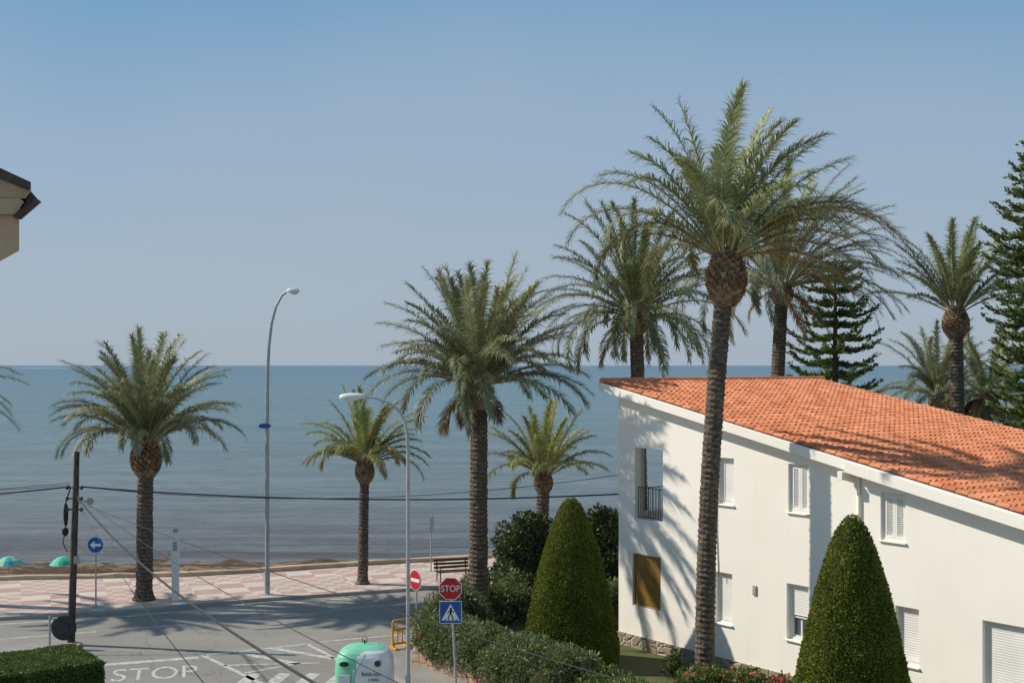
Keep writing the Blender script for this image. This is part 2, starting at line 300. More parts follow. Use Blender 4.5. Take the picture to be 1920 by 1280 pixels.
# ---------------------------------------------------------------- palms
def make_fronds(mb,specs,wind,lmax,lw=.036,nleaf=92):
    for (az,el0,L_,bend,mi,shd,tw) in specs:
        ns=18; s=np.linspace(0,1,ns+1); el=el0-bend*s**1.7; azs=az+tw*s
        T=np.stack([np.cos(el)*np.cos(azs),np.cos(el)*np.sin(azs),np.sin(el)],1)+np.outer(s**1.3,wind)
        T/=np.linalg.norm(T,axis=1,keepdims=True)
        P=np.zeros((ns+1,3)); P[1:]=np.cumsum((T[:-1]+T[1:])/2*L_/ns,0)
        P[:,:2]+=np.array([math.cos(az),math.sin(az)])*.14
        mb.tube(P.tolist(),list(np.linspace(.038,.006,ns+1)),3,1 if mi==0 else 2,ref=(math.sin(az),-math.cos(az),.01),cap=False,sh=shd)
        si=np.linspace(.17,.998,nleaf); pi=np.stack([np.interp(si,s,P[:,k]) for k in range(3)],1); ti=np.stack([np.interp(si,s,T[:,k]) for k in range(3)],1)
        side=np.cross(ti,[0,0,1.0])+np.array([math.sin(az),-math.cos(az),0])*.15; side/=np.linalg.norm(side,axis=1,keepdims=True); nn=np.cross(side,ti)
        for sg in(-1,1):
            a=np.radians(np.interp(si,[0,.3,.8,1],[66,48,36,20]))+rng.normal(0,.10,nleaf)
            ll=lmax*np.interp(si,[0,.17,.32,.6,.85,1],[.2,.45,.95,1,.85,.6])*rng.uniform(.75,1.12,nleaf)
            d=ti*np.cos(a)[:,None]+side*(sg*np.sin(a))[:,None]+nn*(rng.normal(.18,.22,nleaf))[:,None]; d/=np.linalg.norm(d,axis=1,keepdims=True)
            d2=d+np.array([0,0,-.75])+wind*.45; d2/=np.linalg.norm(d2,axis=1,keepdims=True)
            w=np.cross(d,nn); w/=np.linalg.norm(w,axis=1,keepdims=True); w*=lw/2
            mid=pi+d*(ll*.5)[:,None]; tip=mid+d2*(ll*.5)[:,None]
            vv=np.stack([pi-w,pi+w,mid+w*.9,mid-w*.9,tip],1).reshape(-1,3)
            o=len(mb.v); mb.v.extend(map(tuple,vv.tolist())); b=np.arange(nleaf)*5+o
            for q in b.tolist(): mb.f.append((q,q+1,q+2,q+3)); mb.f.append((q+3,q+2,q+4))
            mb.m.extend([0 if mi==0 else 2]*(2*nleaf)); shv=np.repeat(shd*rng.uniform(.8,1.2,nleaf),5); mb.sh.extend(shv.tolist())
def palm(px,d,ptop,pytop,label,L_,n,elmin,bendr=(25,75),wind=(0.12,0,0),r=.27,bulb=.48,bulbh=1.1,dead=0,mat='frond',lmax=.55,elmax=86,mid=None,zb=.13,seed=1,cat='palm tree',lside=.88,pw=.9,extra=()):
    global rng; rng=np.random.default_rng(seed); random.seed(seed)
    X=bx(px,d); e=thing('palm_tree',label,cat,(X,d,zb),group='palm trees along the seafront')
    Xt=bx(ptop,d)-X; H=hz(pytop,d)-zb
    mb=MB(); nr=int(H/.075); path=[];rad=[]
    for i in range(nr+1):
        u=i/nr; xx=Xt*(u**1.2) + (mid or 0)*math.sin(math.pi*u); path.append((xx,0.03*math.sin(u*7),H*u*.985)); base=r*(1.0+.45*max(0,1-u*14)**2)*(1.06-.12*u)
        rad.append(base*(1.0+(.055 if i%2 else -.04)))
    mb.tube(path,rad,14,0,jit=.05); mb.sh=[(.8+.45*((k//14)%2))*random.uniform(.75,1.25) for k in range(len(mb.v))]
    mb.build('trunk',['trunk'],e)
    mb=MB(); prof=[(0,.6),(.15,.85),(.35,1.0),(.6,.97),(.8,.8),(1,.55),(1.25,.25)]
    core=[(Xt,0,H-bulbh+bulbh*u) for u,_ in prof]; mb.tube(core,[max(r*.9,bulb*.86*q) for _,q in prof[:-1]]+[.1],12,0,jit=.05,sh=.6)
    nb=170
    for k in range(nb):
        u=k/nb; an=k*2.39996; rr=bulb*np.interp(u*1.1,[q[0] for q in prof],[q[1] for q in prof])*.86; z=H-bulbh+bulbh*u*1.1
        rt=Matrix.Rotation(an,3,'Z')@Matrix.Rotation(math.radians(38-22*u),3,'Y')
        mb.box((Xt+math.cos(an)*rr,math.sin(an)*rr,z),(.06,.15,.24+.16*u),0,rt,sh=random.uniform(.55,1.35))
    mb.build('leaf_base',['boot'],e)
    specs=[]
    for k in range(n):
        u=(k+.5)/n; az=k*2.39996+rng.normal(0,.25)
        el=math.radians(elmax+(elmin-elmax)*u**pw+rng.normal(0,6)); bend=math.radians(bendr[0]+(bendr[1]-bendr[0])*u+rng.normal(0,11))
        LL=L_*(1-(1-lside)*u)*rng.uniform(.82,1.06)
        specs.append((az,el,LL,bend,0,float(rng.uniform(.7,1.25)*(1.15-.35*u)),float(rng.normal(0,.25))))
    for (a_,e_,l_,b_) in extra: specs.append((math.radians(a_),math.radians(e_),l_,math.radians(b_),0,float(rng.uniform(.85,1.2)),0))
    for k in range(dead):
        specs.append((rng.uniform(0,6.28),math.radians(rng.uniform(-45,-15)),L_*rng.uniform(.3,.5),math.radians(50),1,float(rng.uniform(.7,1.2)),0))
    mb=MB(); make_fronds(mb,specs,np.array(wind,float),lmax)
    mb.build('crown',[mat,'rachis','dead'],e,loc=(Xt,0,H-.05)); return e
palm(270,48.4,274,832,'date palm with full arching crown on tiled promenade',4.3,74,30,(24,96),(.08,0,0),r=.30,bulb=.60,bulbh=1.2,seed=3,lside=.92)
palm(680,51.9,684,868,'small date palm with thin trunk on promenade',3.2,36,26,(30,108),(.12,0,0),r=.20,bulb=.36,bulbh=.8,seed=5,mat='frond4',lmax=.45)
palm(897,43,898,722,'large date palm with dark trunk behind garden hedge',4.5,84,14,(16,86),(.10,0,0),r=.30,bulb=.5,bulbh=.8,dead=4,seed=8,lmax=.58,zb=.15,lside=.92)
palm(1014,52.6,1019,892,'small date palm partly hidden by round dark shrub',3.2,32,28,(20,88),(.10,0,0),r=.27,bulb=.36,bulbh=.7,seed=9,lmax=.45,mat='frond4')
palm(1203,52,1193,592,'tall date palm with drooping fronds behind the house',5.1,68,2,(20,122),(.06,0,0),r=.29,bulb=.5,bulbh=.7,dead=3,seed=12,mat='frond3',lmax=.56,zb=0,lside=.95)
palm(1322,34.6,1362,484,'tallest palm with curved trunk and windblown crown',4.5,44,26,(20,104),(.46,.05,0),r=.25,bulb=.56,bulbh=1.2,mid=-.12,seed=15,mat='frond2',lmax=.62,zb=.15,lside=.96,elmax=84,
  extra=[(182,50,5.4,92),(176,40,4.9,84),(2,52,5.2,118),(-12,44,5.1,110),(15,34,5.0,105),(-25,48,4.9,120)])
palm(1443,56,1466,540,'date palm behind the tiled roof with broad windswept crown',5.9,70,12,(22,108),(.38,0,0),r=.30,bulb=.5,bulbh=.7,dead=4,seed=18,zb=0,lside=.98,extra=[(0,35,6.2,100),(-10,50,6.2,110),(12,42,6.2,105),(5,20,6,90),(-4,62,6,110)])
palm(1800,52,1792,586,'slender palm with upright fronds and swollen neck',3.9,32,34,(8,62),(.0,0,0),r=.28,bulb=.54,bulbh=1.0,seed=22,mat='frond2',zb=0,lside=.9)
palm(1765,66,1760,742,'pale low palm beyond the tiled roof',4.4,42,15,(25,90),(.12,0,0),r=.3,bulb=.5,bulbh=.8,seed=25,zb=0)
palm(1850,60,1850,742,'palm with dry brown fronds beside dark conifer',3.6,34,0,(25,85),(.12,0,0),r=.3,bulb=.5,bulbh=.8,dead=12,seed=26,zb=0)
palm(-176,48,-184,772,'palm whose frond tips hang over the promenade',4.3,50,26,(24,92),(.08,0,0),r=.30,bulb=.55,bulbh=1.1,seed=28,lside=.97,extra=[(0,48,4.9,78),(6,40,4.8,70)])

# ---------------------------------------------------------------- leaves
def leaves(mb,P,Nn,size,width,m=0,up=.2,out=.6,shr=(.6,1.35)):
    n=len(P); d=Nn*out+rng.normal(0,.6,(n,3)); d[:,2]+=up; d/=np.linalg.norm(d,axis=1,keepdims=True)
    w=np.cross(d,rng.normal(0,1,(n,3))); w/=np.linalg.norm(w,axis=1,keepdims=True)+1e-9
    sz=size*rng.uniform(.6,1.3,(n,1)); w=w*width*sz/size/2
    vv=np.stack([P,P+d*sz*.5+w,P+d*sz,P+d*sz*.5-w],1).reshape(-1,3); o=len(mb.v); mb.v.extend(map(tuple,vv.tolist()))
    mb.f.extend([(q,q+1,q+2,q+3) for q in range(o,o+4*n,4)]); mb.m.extend([m]*n)
    mb.sh.extend(np.repeat(rng.uniform(shr[0],shr[1],n),4).tolist())
def cone_tree(px,d,pyapex,R,label,seed):
    global rng; rng=np.random.default_rng(seed)
    H=hz(pyapex,d)-.16; e=thing('topiary_tree',label,'topiary',(bx(px,d),d,.16),group='clipped conical topiary trees')
    def rad(z,an=0):
        u=1-z/H; r=R*(max(u,0)**.56)*(1-.10*max(0,(.12-z/H)/.12))
        return r*(1+.045*mn.noise((math.cos(an)*2,math.sin(an)*2,z*.9+seed))+.025*mn.noise((math.cos(an)*6,math.sin(an)*6,z*3)))
    mb=MB(); mb.tube([(0,0,-.02),(0,0,.5)],[.13,.1],8); mb.build('trunk',['bark'],e)
    mb=MB(); nz,na=40,36; vs=[]
    zs=[.1+(H-.1)*(1-(1-j/nz)**1.5) for j in range(nz+1)]
    for z in zs:
        for a in range(na):
            an=2*math.pi*a/na; r=max(0,rad(min(z,H-.001),an)-.05); vs.append((r*math.cos(an),r*math.sin(an),min(z,H-.06)))
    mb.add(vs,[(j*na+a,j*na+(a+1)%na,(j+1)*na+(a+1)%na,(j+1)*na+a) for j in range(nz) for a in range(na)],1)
    n=60000; u=rng.uniform(0,1,n)**.62; an=rng.uniform(0,2*math.pi,n); z=H*(1-u)
    r=np.array([rad(a_,b_) for a_,b_ in zip(z,an)])-np.abs(rng.normal(0,.022,n))
    P=np.stack([r*np.cos(an),r*np.sin(an),z],1); Nn=np.stack([np.cos(an),np.sin(an),np.full(n,.3)],1)
    leaves(mb,P,Nn,.06,.035,0,up=.3,out=.5,shr=(.6,1.4))
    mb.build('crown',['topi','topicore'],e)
cone_tree(1071,38,932,1.50,'tall clipped cone of yew-like topiary beside house corner',31)
cone_tree(1598,29,965,1.52,'tall clipped cone topiary in front of white wall',32)
def shrub(name,label,cat,loc,blobs,mats,leaf,width,dens,seed,flower=0,core=.72,group=None,shr=(.55,1.4)):
    global rng; rng=np.random.default_rng(seed); random.seed(seed)
    e=thing(name,label,cat,loc,group=group); mb=MB(); tr=MB()
    for (x,y,z,r) in blobs:
        tr.tube([(x*.3,y*.3,0),(x*.7,y*.7,z*.5),(x,y,z)],[.05,.04,.02],6)
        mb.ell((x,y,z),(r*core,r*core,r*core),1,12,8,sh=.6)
        n=int(dens*r*r*12.6); q=rng.normal(0,1,(n,3)); q/=np.linalg.norm(q,axis=1,keepdims=True)
        lump=np.array([mn.noise((a[0]*2.2+x*3,a[1]*2.2+y*3,a[2]*2.2+z)) for a in q])
        rr=r*(.98+.28*lump)-np.abs(rng.normal(0,.12*r,n)); P=q*rr[:,None]+np.array([x,y,z]); k=P[:,2]>.02
        P=P[k]; q=q[k]; nf=int(len(P)*flower)
        leaves(mb,P[nf:],q[nf:],leaf,width,0,shr=shr)
        if nf: leaves(mb,P[:nf]+q[:nf]*.06,q[:nf],leaf*.9,width*2,2,shr=(.8,1.3))
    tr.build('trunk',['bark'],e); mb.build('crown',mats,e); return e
def row(p0,p1,n,r,z,jx=.2,jr=.2):
    out=[]
    for k in range(n):
        u=k/(n-1); out.append((p0[0]+(p1[0]-p0[0])*u+random.uniform(-jx,jx),p0[1]+(p1[1]-p0[1])*u+random.uniform(-jx,jx),z+random.uniform(-.1,.12),r*random.uniform(1-jr,1+jr)))
    return out
random.seed(4)
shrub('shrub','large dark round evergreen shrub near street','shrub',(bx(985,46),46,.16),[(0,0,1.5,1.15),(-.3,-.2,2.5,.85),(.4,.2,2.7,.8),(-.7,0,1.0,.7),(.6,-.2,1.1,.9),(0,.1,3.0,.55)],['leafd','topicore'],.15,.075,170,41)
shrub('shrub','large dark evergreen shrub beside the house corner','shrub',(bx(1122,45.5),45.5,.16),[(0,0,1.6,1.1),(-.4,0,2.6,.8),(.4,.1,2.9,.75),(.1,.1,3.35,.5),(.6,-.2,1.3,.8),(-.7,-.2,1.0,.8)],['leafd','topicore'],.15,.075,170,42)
shrub('shrub','loose oleander bush at garden corner by signs','shrub',(-2.0,39.8,.16),[(0,0,.9,.75),(-.1,-.4,1.3,.6),(.7,.5,.9,.7),(.4,.1,1.4,.6),(-.3,.5,.8,.6),(-.5,-1.0,.9,.6)],['leafo','topicore','flowerp'],.17,.035,260,43,flower=.012)
shrub('shrub','low oleander bushes under palm trunk','shrub',(-.4,43.6,.16),row((-1.4,0),(2.6,.6),7,.62,.75)+row((-.6,1.2),(3.0,1.8),5,.7,1.0),['leafo','topicore','flowerp'],.16,.035,240,44,flower=.01)
shrub('hedge','leafy garden hedge above low stone wall','hedge',(-2.2,38.0,.16),row((-.30,-.15),(3.1,-5.2),13,.5,.72,.10)+row((.1,.1),(3.6,-4.9),12,.54,.98,.12)+row((.7,.5),(4.0,-4.5),9,.5,.75,.15),['leafo','topicore','flower'],.13,.04,330,45,flower=.003)
shrub('hedge','low trimmed garden hedge running beside the house','hedge',(2.0,32.4,.16),row((0,0),(4.2,-6.0),14,.5,.66,.08)+row((.5,.4),(4.7,-5.6),12,.48,.6,.08),['leafh','topicore'],.10,.04,360,46)
shrub('shrub','small dark potted plant against the stone plinth','shrub',(bx(1262,36.2),36.2,.16),[(0,0,.3,.3),(.1,0,.55,.22)],['leafd','topicore'],.12,.04,300,51)
shrub('flowering_shrub','shrub with red flowers at foot of palm','shrub',(bx(1340,32),32,.16),row((-.4,0),(1.6,-.7),6,.5,.75),['leafh','topicore','flower'],.12,.05,300,48,flower=.045)
shrub('flowering_shrub','red flowering bush beside clipped cone','shrub',(bx(1462,30.5),30.5,.16),[(0,0,.8,.5),(.35,-.2,.9,.45),(-.3,0,.6,.4)],['leafh','topicore','flower'],.12,.05,300,49,flower=.05)
shrub('shrub','oleander screen between clipped cone and street','shrub',(bx(1150,43),43,.16),row((-.8,.4),(.5,-.2),4,.6,1.0),['leafo','topicore'],.16,.035,220,50)
rng=np.random.default_rng(55)
rzU=math.atan2(U.y,U.x); hx,hy,hh=1.25,1.8,1.44
hc_=Vector((-11.72,34.3))+U*hx-V*hy
e=thing('hedge','dark green flat-topped trimmed box hedge beside pavement','hedge',(hc_.x,hc_.y,.10),rzU)
mb=MB(); HV=np.array([hx,hy,hh/2]); n=60000
q=rng.uniform(-1,1,(n,3)); fc=rng.choice(3,n,p=[.34,.24,.42]); sg=np.where((fc==2)|(rng.random(n)<.5),1.0,-1.0); q[np.arange(n),fc]=sg; q*=HV
Nn=np.zeros((n,3)); Nn[np.arange(n),fc]=sg
lump=np.array([mn.noise((a[0]*1.2,a[1]*1.2,a[2]*1.2))*.05+mn.noise((a[0]*4,a[1]*4,a[2]*4))*.02 for a in q]); rd=np.clip(np.sort(np.abs(q)/HV,axis=1)[:,1]-.88,0,1)*.4
P=q+Nn*(lump-rd-np.abs(rng.normal(0,.02,n)))[:,None]+np.array([0,0,hh/2]); k=P[:,2]>0; leaves(mb,P[k],Nn[k],.06,.04,shr=(.5,1.3))
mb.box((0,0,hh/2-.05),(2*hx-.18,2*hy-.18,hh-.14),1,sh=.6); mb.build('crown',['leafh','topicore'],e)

def arau(px,d,ztop,rf,z0,label,seed,step=.40,reps=6):
    global rng; rng=np.random.default_rng(seed); random.seed(seed)
    e=thing('conifer_tree',label,'conifer',(bx(px,d),d,0)); H=ztop
    mb=MB(); mb.tube([(0,0,0),(0,0,H*.5),(0,0,H)],[.28,.17,.03],8); mb.build('trunk',['bark'],e)
    mb=MB(); z=z0
    while z<H-.1:
        R=rf(H-z); nb=6; a0=rng.uniform(0,6)
        for k in range(nb):
            an=a0+k*2*math.pi/nb+rng.normal(0,.15); Lb=R*rng.uniform(.75,1.08); dirv=np.array([math.cos(an),math.sin(an),0]); sd=np.array([-math.sin(an),math.cos(an),0])
            n=max(4,int(Lb/.09)); s=np.linspace(0,1,n); dz=-.10*Lb*np.sin(s*2.6)+.24*Lb*s**2.5+rng.normal(0,.05); P=np.outer(s*Lb,dirv)+np.stack([0*s,0*s,z+dz],1)
            mb.tube(P[::max(1,n//4)].tolist(),.022,3,1,ref=(0,0,1),cap=False)
            for rep in range(reps):
                m_=n-1; Q=P[1:]+rng.normal(0,.045,(m_,3)); sg=rng.choice([-1,1],m_)[:,None]
                dd=dirv*rng.uniform(.2,.9,(m_,1))+sd*sg*rng.uniform(.2,1,(m_,1))+np.array([0,0,1])*rng.uniform(-.05,.75,(m_,1)); dd/=np.linalg.norm(dd,axis=1,keepdims=True)
                ll=(.18+.26*(1-s[1:])*min(1,Lb))[:,None]*rng.uniform(.7,1.2,(m_,1)); w=np.cross(dd,rng.normal(0,1,(m_,3))); w/=np.linalg.norm(w,axis=1,keepdims=True); w*=.038
                vv=np.stack([Q-w*.6,Q+w*.6,Q+dd*ll*.6+w,Q+dd*ll,Q+dd*ll*.6-w],1).reshape(-1,3); o=len(mb.v); mb.v.extend(map(tuple,vv.tolist()))
                mb.f.extend([(q,q+1,q+2,q+3,q+4) for q in range(o,o+5*m_,5)]); mb.m.extend([0]*m_); mb.sh.extend(np.repeat(rng.uniform(.55,1.6,m_),5).tolist())
        z+=step*rng.uniform(.85,1.15)
    mb.build('crown',['arau','bark'],e)
arau(1566,60,14.2,lambda h:min(2.5,.9+.36*h),5.0,'broad layered conifer with upturned bushy branches',61,step=.58,reps=7)
arau(1940,46,17.2,lambda h:min(1.65,.35+.36*h)+.02*h,3.0,'dense green conifer with tiered branches',62,step=.44,reps=7)

# ---------------------------------------------------------------- house
H=thing('house','white two-storey villa with sloping terracotta tiled roof','house',(W0.x,W0.y,.0),rzU)
def wp(px,py):
    k=(px-960)/F; t=(W0.y*k-W0.x)/(U.x+ -U.y*k); Y=W0.y+U.y*t; return t,CZ-(py-684)/F*Y
def rect(x0,x1,y0,y1):
    xm=(x0+x1)/2; t0=wp(x0,y0)[0]; t1=wp(x1,y0)[0]; return [t0,t1,wp(xm,y1)[1],wp(xm,y0)[1]]
zr=lambda t:8.45-.19*(t+.6)
LEN=19.0; DEP=10.0
bal=[.77,2.07,4.20,6.42]
pan=rect(1186,1239,1040,1140); wA=rect(1344,1376,858,945); wB=rect(1341,1373,1073,1168); wC=rect(1478,1516,870,961); wD=rect(1475,1516,1096,1201)
wE=rect(1651,1698,924,1014); wF=rect(1679,1723,1138,1246); wG=rect(1842,1935,1170,1310)
ops=[bal,pan,wA,wB,wC,wD,wE,wF,wG]
def panel(mb,t0,t1,z0,top,ops,depth,fr,m=0,reveal=True):
    tc=sorted(set([t0,t1]+[o[0] for o in ops]+[o[1] for o in ops])); zc=sorted(set([z0]+[o[2] for o in ops]+[o[3] for o in ops]))+[99]
    for i in range(len(tc)-1):
        a,b=tc[i],tc[i+1]; ta,tb=top(a),top(b)
        for j in range(len(zc)-1):
            lo=zc[j]; hi=zc[j+1]
            if lo>=max(ta,tb)-1e-6: continue
            tm=(a+b)/2; zm=(lo+min(hi,max(ta,tb)))/2
            if any(o[0]<tm<o[1] and o[2]<zm<o[3] for o in ops): continue
            la,lb,ha,hb=min(lo,ta),min(lo,tb),min(hi,ta),min(hi,tb)
            if lb<lo:
                tx_=a+(b-a)*(ta-lo)/(ta-tb); pts=[(a,la),(tx_,lo),(a,ha)]
                if ta>hi: t2=a+(b-a)*(ta-hi)/(ta-tb); pts=[(a,la),(tx_,lo),(t2,hi),(a,hi)]
            elif min(ta,tb)<hi<98 and max(ta,tb)>hi:
                tx_=a+(b-a)*(ta-hi)/(ta-tb); pts=[(a,la),(b,lb),(b,hb),(tx_,hi),(a,ha)]
            else: pts=[(a,la),(b,lb),(b,hb),(a,ha)]
            mb.add([fr(x,0,z) for x,z in pts],[tuple(range(len(pts)))],m)
    if reveal:
        for a,b,za,zb in ops:
            v=[fr(a,0,za),fr(b,0,za),fr(b,0,zb),fr(a,0,zb)]+[fr(a,depth,za),fr(b,depth,za),fr(b,depth,zb),fr(a,depth,zb)]
            mb.add(v,[(0,1,5,4),(1,2,6,5),(2,3,7,6),(3,0,4,7)],m)
top=lambda t:zr(t)-.27
endop=[.85,3.0,4.30,6.42]
mb=MB()
panel(mb,0,LEN,0,top,ops,.26,lambda t,y,z:(t,y,z))
panel(mb,0,DEP,0,lambda y:top(0),[endop],.26,lambda t,y,z:(y,t,z))
panel(mb,0,LEN,0,top,[],.2,lambda t,y,z:(t,DEP-y,z)); panel(mb,0,DEP,0,lambda y:top(LEN),[],.2,lambda t,y,z:(LEN-y,t,z))
panel(mb,.26,3.6,4.12,lambda t:6.6,[bal],0,lambda t,y,z:(t,.26,z),reveal=False)
panel(mb,.26,3.2,4.12,lambda t:6.6,[endop],0,lambda t,y,z:(.26,t,z),reveal=False)
mb.add([(.26,3.2,4.12),(3.6,3.2,4.12),(3.6,3.2,6.6),(.26,3.2,6.6),(3.6,.26,4.12),(3.6,.26,6.6),(.26,.26,4.12),(.26,.26,6.6)],[(0,1,2,3),(1,4,5,2),(0,6,4,1),(3,2,5,7)],0)
mb.build('wall',['stucco'],H)
tp1=wp(1609,900)[0]
mb=MB(); mb.box((LEN/2-.0,-.02,.28),(LEN+.08,.06,.56)); mb.box((-.02,DEP/2+.02,.28),(.06,DEP,.558)); mb.build('plinth',['stone'],H)
def slabz(mb,x0,x1,y0,y1,zt,zb,m=0):
    mb.add([(x0,y0,zr(x0)+zb),(x1,y0,zr(x1)+zb),(x1,y1,zr(x1)+zb),(x0,y1,zr(x0)+zb),(x0,y0,zr(x0)+zt),(x1,y0,zr(x1)+zt),(x1,y1,zr(x1)+zt),(x0,y1,zr(x0)+zt)],
      [(0,3,2,1),(4,5,6,7),(0,1,5,4),(1,2,6,5),(2,3,7,6),(3,0,4,7)],m)
mb=MB(); slabz(mb,-.6,LEN+.6,-.35,DEP+.35,0,-.265); mb.build('fascia',['stucco'],H,bevel=.015)
mb=MB(); slabz(mb,tp1-.1,LEN+.6,-.43,-.352,-.01,-.30); mb.build('gutter',['stucco'],H,bevel=.01)
mb=MB(); mb.box((tp1-.22,-.30,zr(tp1)-.38),(.16,.32,.22)); mb.build('bracket',['stucco'],H,bevel=.01)
mb=MB(); mb.tube([(tp1+.06,-.06,2.9),(tp1+.06,-.06,top(tp1)-.02)],.04,8); mb.build('drainpipe',['stucco'],H,smooth=True)
random.seed(5); mb=MB(); pw=.235; ph=.36; cols=int((DEP+.56)/pw); rows=int((LEN+1.0)/ph)
for j in range(cols):
    y0=-.27+j*pw
    for i in range(rows):
        x0=-.48+i*ph; x1=x0+ph+.03; sh=random.uniform(.86,1.12)
        if random.random()<.07: sh*=.76
        jy=random.uniform(-.008,.008); jh=random.uniform(0,.01); vs=[]
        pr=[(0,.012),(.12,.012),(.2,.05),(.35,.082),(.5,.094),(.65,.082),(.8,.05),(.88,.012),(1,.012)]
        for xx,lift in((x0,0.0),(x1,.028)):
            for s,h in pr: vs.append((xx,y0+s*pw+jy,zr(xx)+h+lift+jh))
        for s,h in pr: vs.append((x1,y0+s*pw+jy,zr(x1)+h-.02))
        n=len(pr); shl=[sh*(.70 if (k%n) in(0,1,7,8) else 1) for k in range(n*2)]+[sh*.5]*n  # groove shading painted in: channels and tile ends get darker colour
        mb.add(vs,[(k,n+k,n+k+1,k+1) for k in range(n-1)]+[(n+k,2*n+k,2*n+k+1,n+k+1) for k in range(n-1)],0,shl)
mb.tube([(-.5,-.3,zr(-.5)+.05),(-.5,DEP+.3,zr(-.5)+.05)],.11,8,0,ref=(0,0,1))
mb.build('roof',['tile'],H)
def slats(mb,x0,x1,z0,z1,y,pitch=.055,m=0,tilt=32):
    R=Matrix.Rotation(math.radians(tilt),3,'X'); n=int((z1-z0)/pitch)
    for k in range(n): mb.box(((x0+x1)/2,y,z0+(k+.5)*(z1-z0)/n),(x1-x0,.012,pitch*1.15),m,R)
def frame(mb,x0,x1,z0,z1,y,w=.05,t=.04,m=0):
    mb.box(((x0+x1)/2,y,z1-w/2),(x1-x0,t,w),m); mb.box(((x0+x1)/2,y,z0+w/2),(x1-x0,t,w),m)
    mb.box((x0+w/2,y,(z0+z1)/2),(w,t,z1-z0-2*w),m); mb.box((x1-w/2,y,(z0+z1)/2),(w,t,z1-z0-2*w),m)
def window(o,kind):
    a,b,za,zb=o; a+=.003;b-=.003;za+=.003;zb-=.003; y=.15 if kind!='louvre' else .10
    fm=MB(); frame(fm,a,b,za,zb,y,.06,.06); w=fm.build('window',['whitepaint'],H)
    if kind=='louvre':
        s=MB(); c=(a+b)/2
        for x0,x1 in((a+.065,c-.004),(c+.004,b-.065)):
            frame(s,x0,x1,za+.065,zb-.065,y-.0,.06,.035); slats(s,x0+.06,x1-.06,za+.13,zb-.13,y)
        s.build('shutter',['shutter'],w)
        gl=MB(); gl.box((c,.2,(za+zb)/2),(b-a,.01,zb-za)); gl.build('pane',['glass'],w)
    else:
        zc=za+ (.0 if kind=='roller' else (zb-za)*.42)
        s=MB(); slats(s,a+.06,b-.06,zc+.06,zb-.06,y,pitch=.06,tilt=10); s.box(((a+b)/2,y,zc+.045),(b-a-.12,.03,.03)); s.build('shutter',['shutter'],w)
        gl=MB(); gl.box(((a+b)/2,.2,(za+zb)/2),(b-a,.01,zb-za)); gl.build('pane',['glass'],w)
        if kind=='half': f2=MB(); frame(f2,a+.06,b-.06,za+.06,zc,y+.03,.05,.03); f2.box(((a+b)/2,y+.03,(za+zc)/2),(.05,.03,zc-za-.2)); f2.build('sash',['whitepaint'],w)
    s=MB(); s.box(((a+b)/2,-.015,za-.025),(b-a+.08,.10,.04)); s.build('sill',['stucco'],w,bevel=.008)
for o_,k_ in((wA,'roller'),(wB,'roller'),(wC,'louvre'),(wD,'half'),(wE,'louvre'),(wF,'roller'),(wG,'roller')): window(o_,k_)
a,b,za,zb=pan; fm=MB(); frame(fm,a+.003,b-.003,za+.003,zb-.003,.05,.04,.05); w=fm.build('window',['beige'],H); s=MB(); s.box(((a+b)/2,.08,(za+zb)/2),(b-a-.02,.02,zb-za-.02)); s.build('shutter',['olive'],w)
a,b,za,zb=bal; mb=MB(); n=11
for k in range(n+1): mb.box((a+.02+(b-a-.04)*k/n,.14,za+.52),(.014,.014,.92))
for z in(za+.06,za+.98): mb.box(((a+b)/2,.14,z),(b-a,.025,.025))
mb.build('railing',['dark'],H); mb=MB()
for k in range(15): mb.box((.13,.87+(2.11)*k/14,4.30+.38),(.014,.014,.76))
mb.box((.13,1.925,5.06),(.025,2.14,.025))
mb.build('railing',['dark'],H)
tv,zv=wp(1416,1106); mb=MB(); mb.box((tv,-.02,zv),(.14,.04,.27)); mb.box((tv,-.045,zv),(.09,.01,.2)); mb.build('vent',['concrete'],H,bevel=.005)
t1,z1=wp(1347,1080); t2,z2=wp(1345,930); mb=MB(); mb.tube([(t2,-.02,z2+1.8),(t2,-.02,z2-1),(t1+.03,-.02,z1)],.012,5); mb.build('cable',['dark'],H)
def gw(p0,p1,h,w=.3,z=.12):
    a=Vector(p0);b=Vector(p1); d=b-a; e=MB(); e.box((0,0,h/2),(d.length,w,h)); o=e.build('stone_wall',['gwall'],bevel=.02); o.location=((a.x+b.x)/2,(a.y+b.y)/2,z-.1); o.rotation_euler=(0,0,math.atan2(d.y,d.x)); return o
tag(gw((-2.85,38.3),(9,21.8),.62),'low reddish stone garden wall under the hedge','wall')
tag(gw((-2.72,38.75),(-2.5,42.1),.6),'low stone garden wall facing the seafront road','wall')

# ---------------------------------------------------------------- street furniture
def lamp(px,d,path,headc,headr,label,rp,zb=.12):
    e=thing('street_lamp',label,'street lamp',(bx(px,d),d,zb),group='street lamps along the road'); k=len(path)
    mb=MB(); mb.tube(path,list(np.linspace(rp,rp*.5,k)),12,0,ref=(0,1,0)); mb.tube([(0,0,0),(0,0,.9)],rp*1.25,12,0); mb.box((0,0,.01),(.4,.4,.03)); mb.build('pole',['metal'],e,smooth=False)
    mb=MB(); mb.ell(headc,headr,0,20,8,-.15,1,.85); mb.ell((headc[0],headc[1],headc[2]-headr[2]*.1),(headr[0]*.99,headr[1]*.97,headr[2]*.35),0,20,5,-1,0); mb.build('lamp_head',['whiteplastic'],e,smooth=True)
    mb=MB(); mb.ell((headc[0]+(-.08 if headc[0]<0 else .05),headc[1],headc[2]-headr[2]*.3),(headr[0]*.6,headr[1]*.7,headr[2]*.7),0,16,6,-1,0); mb.build('lamp_glass',['whitepaint'],e,smooth=True)
    return e
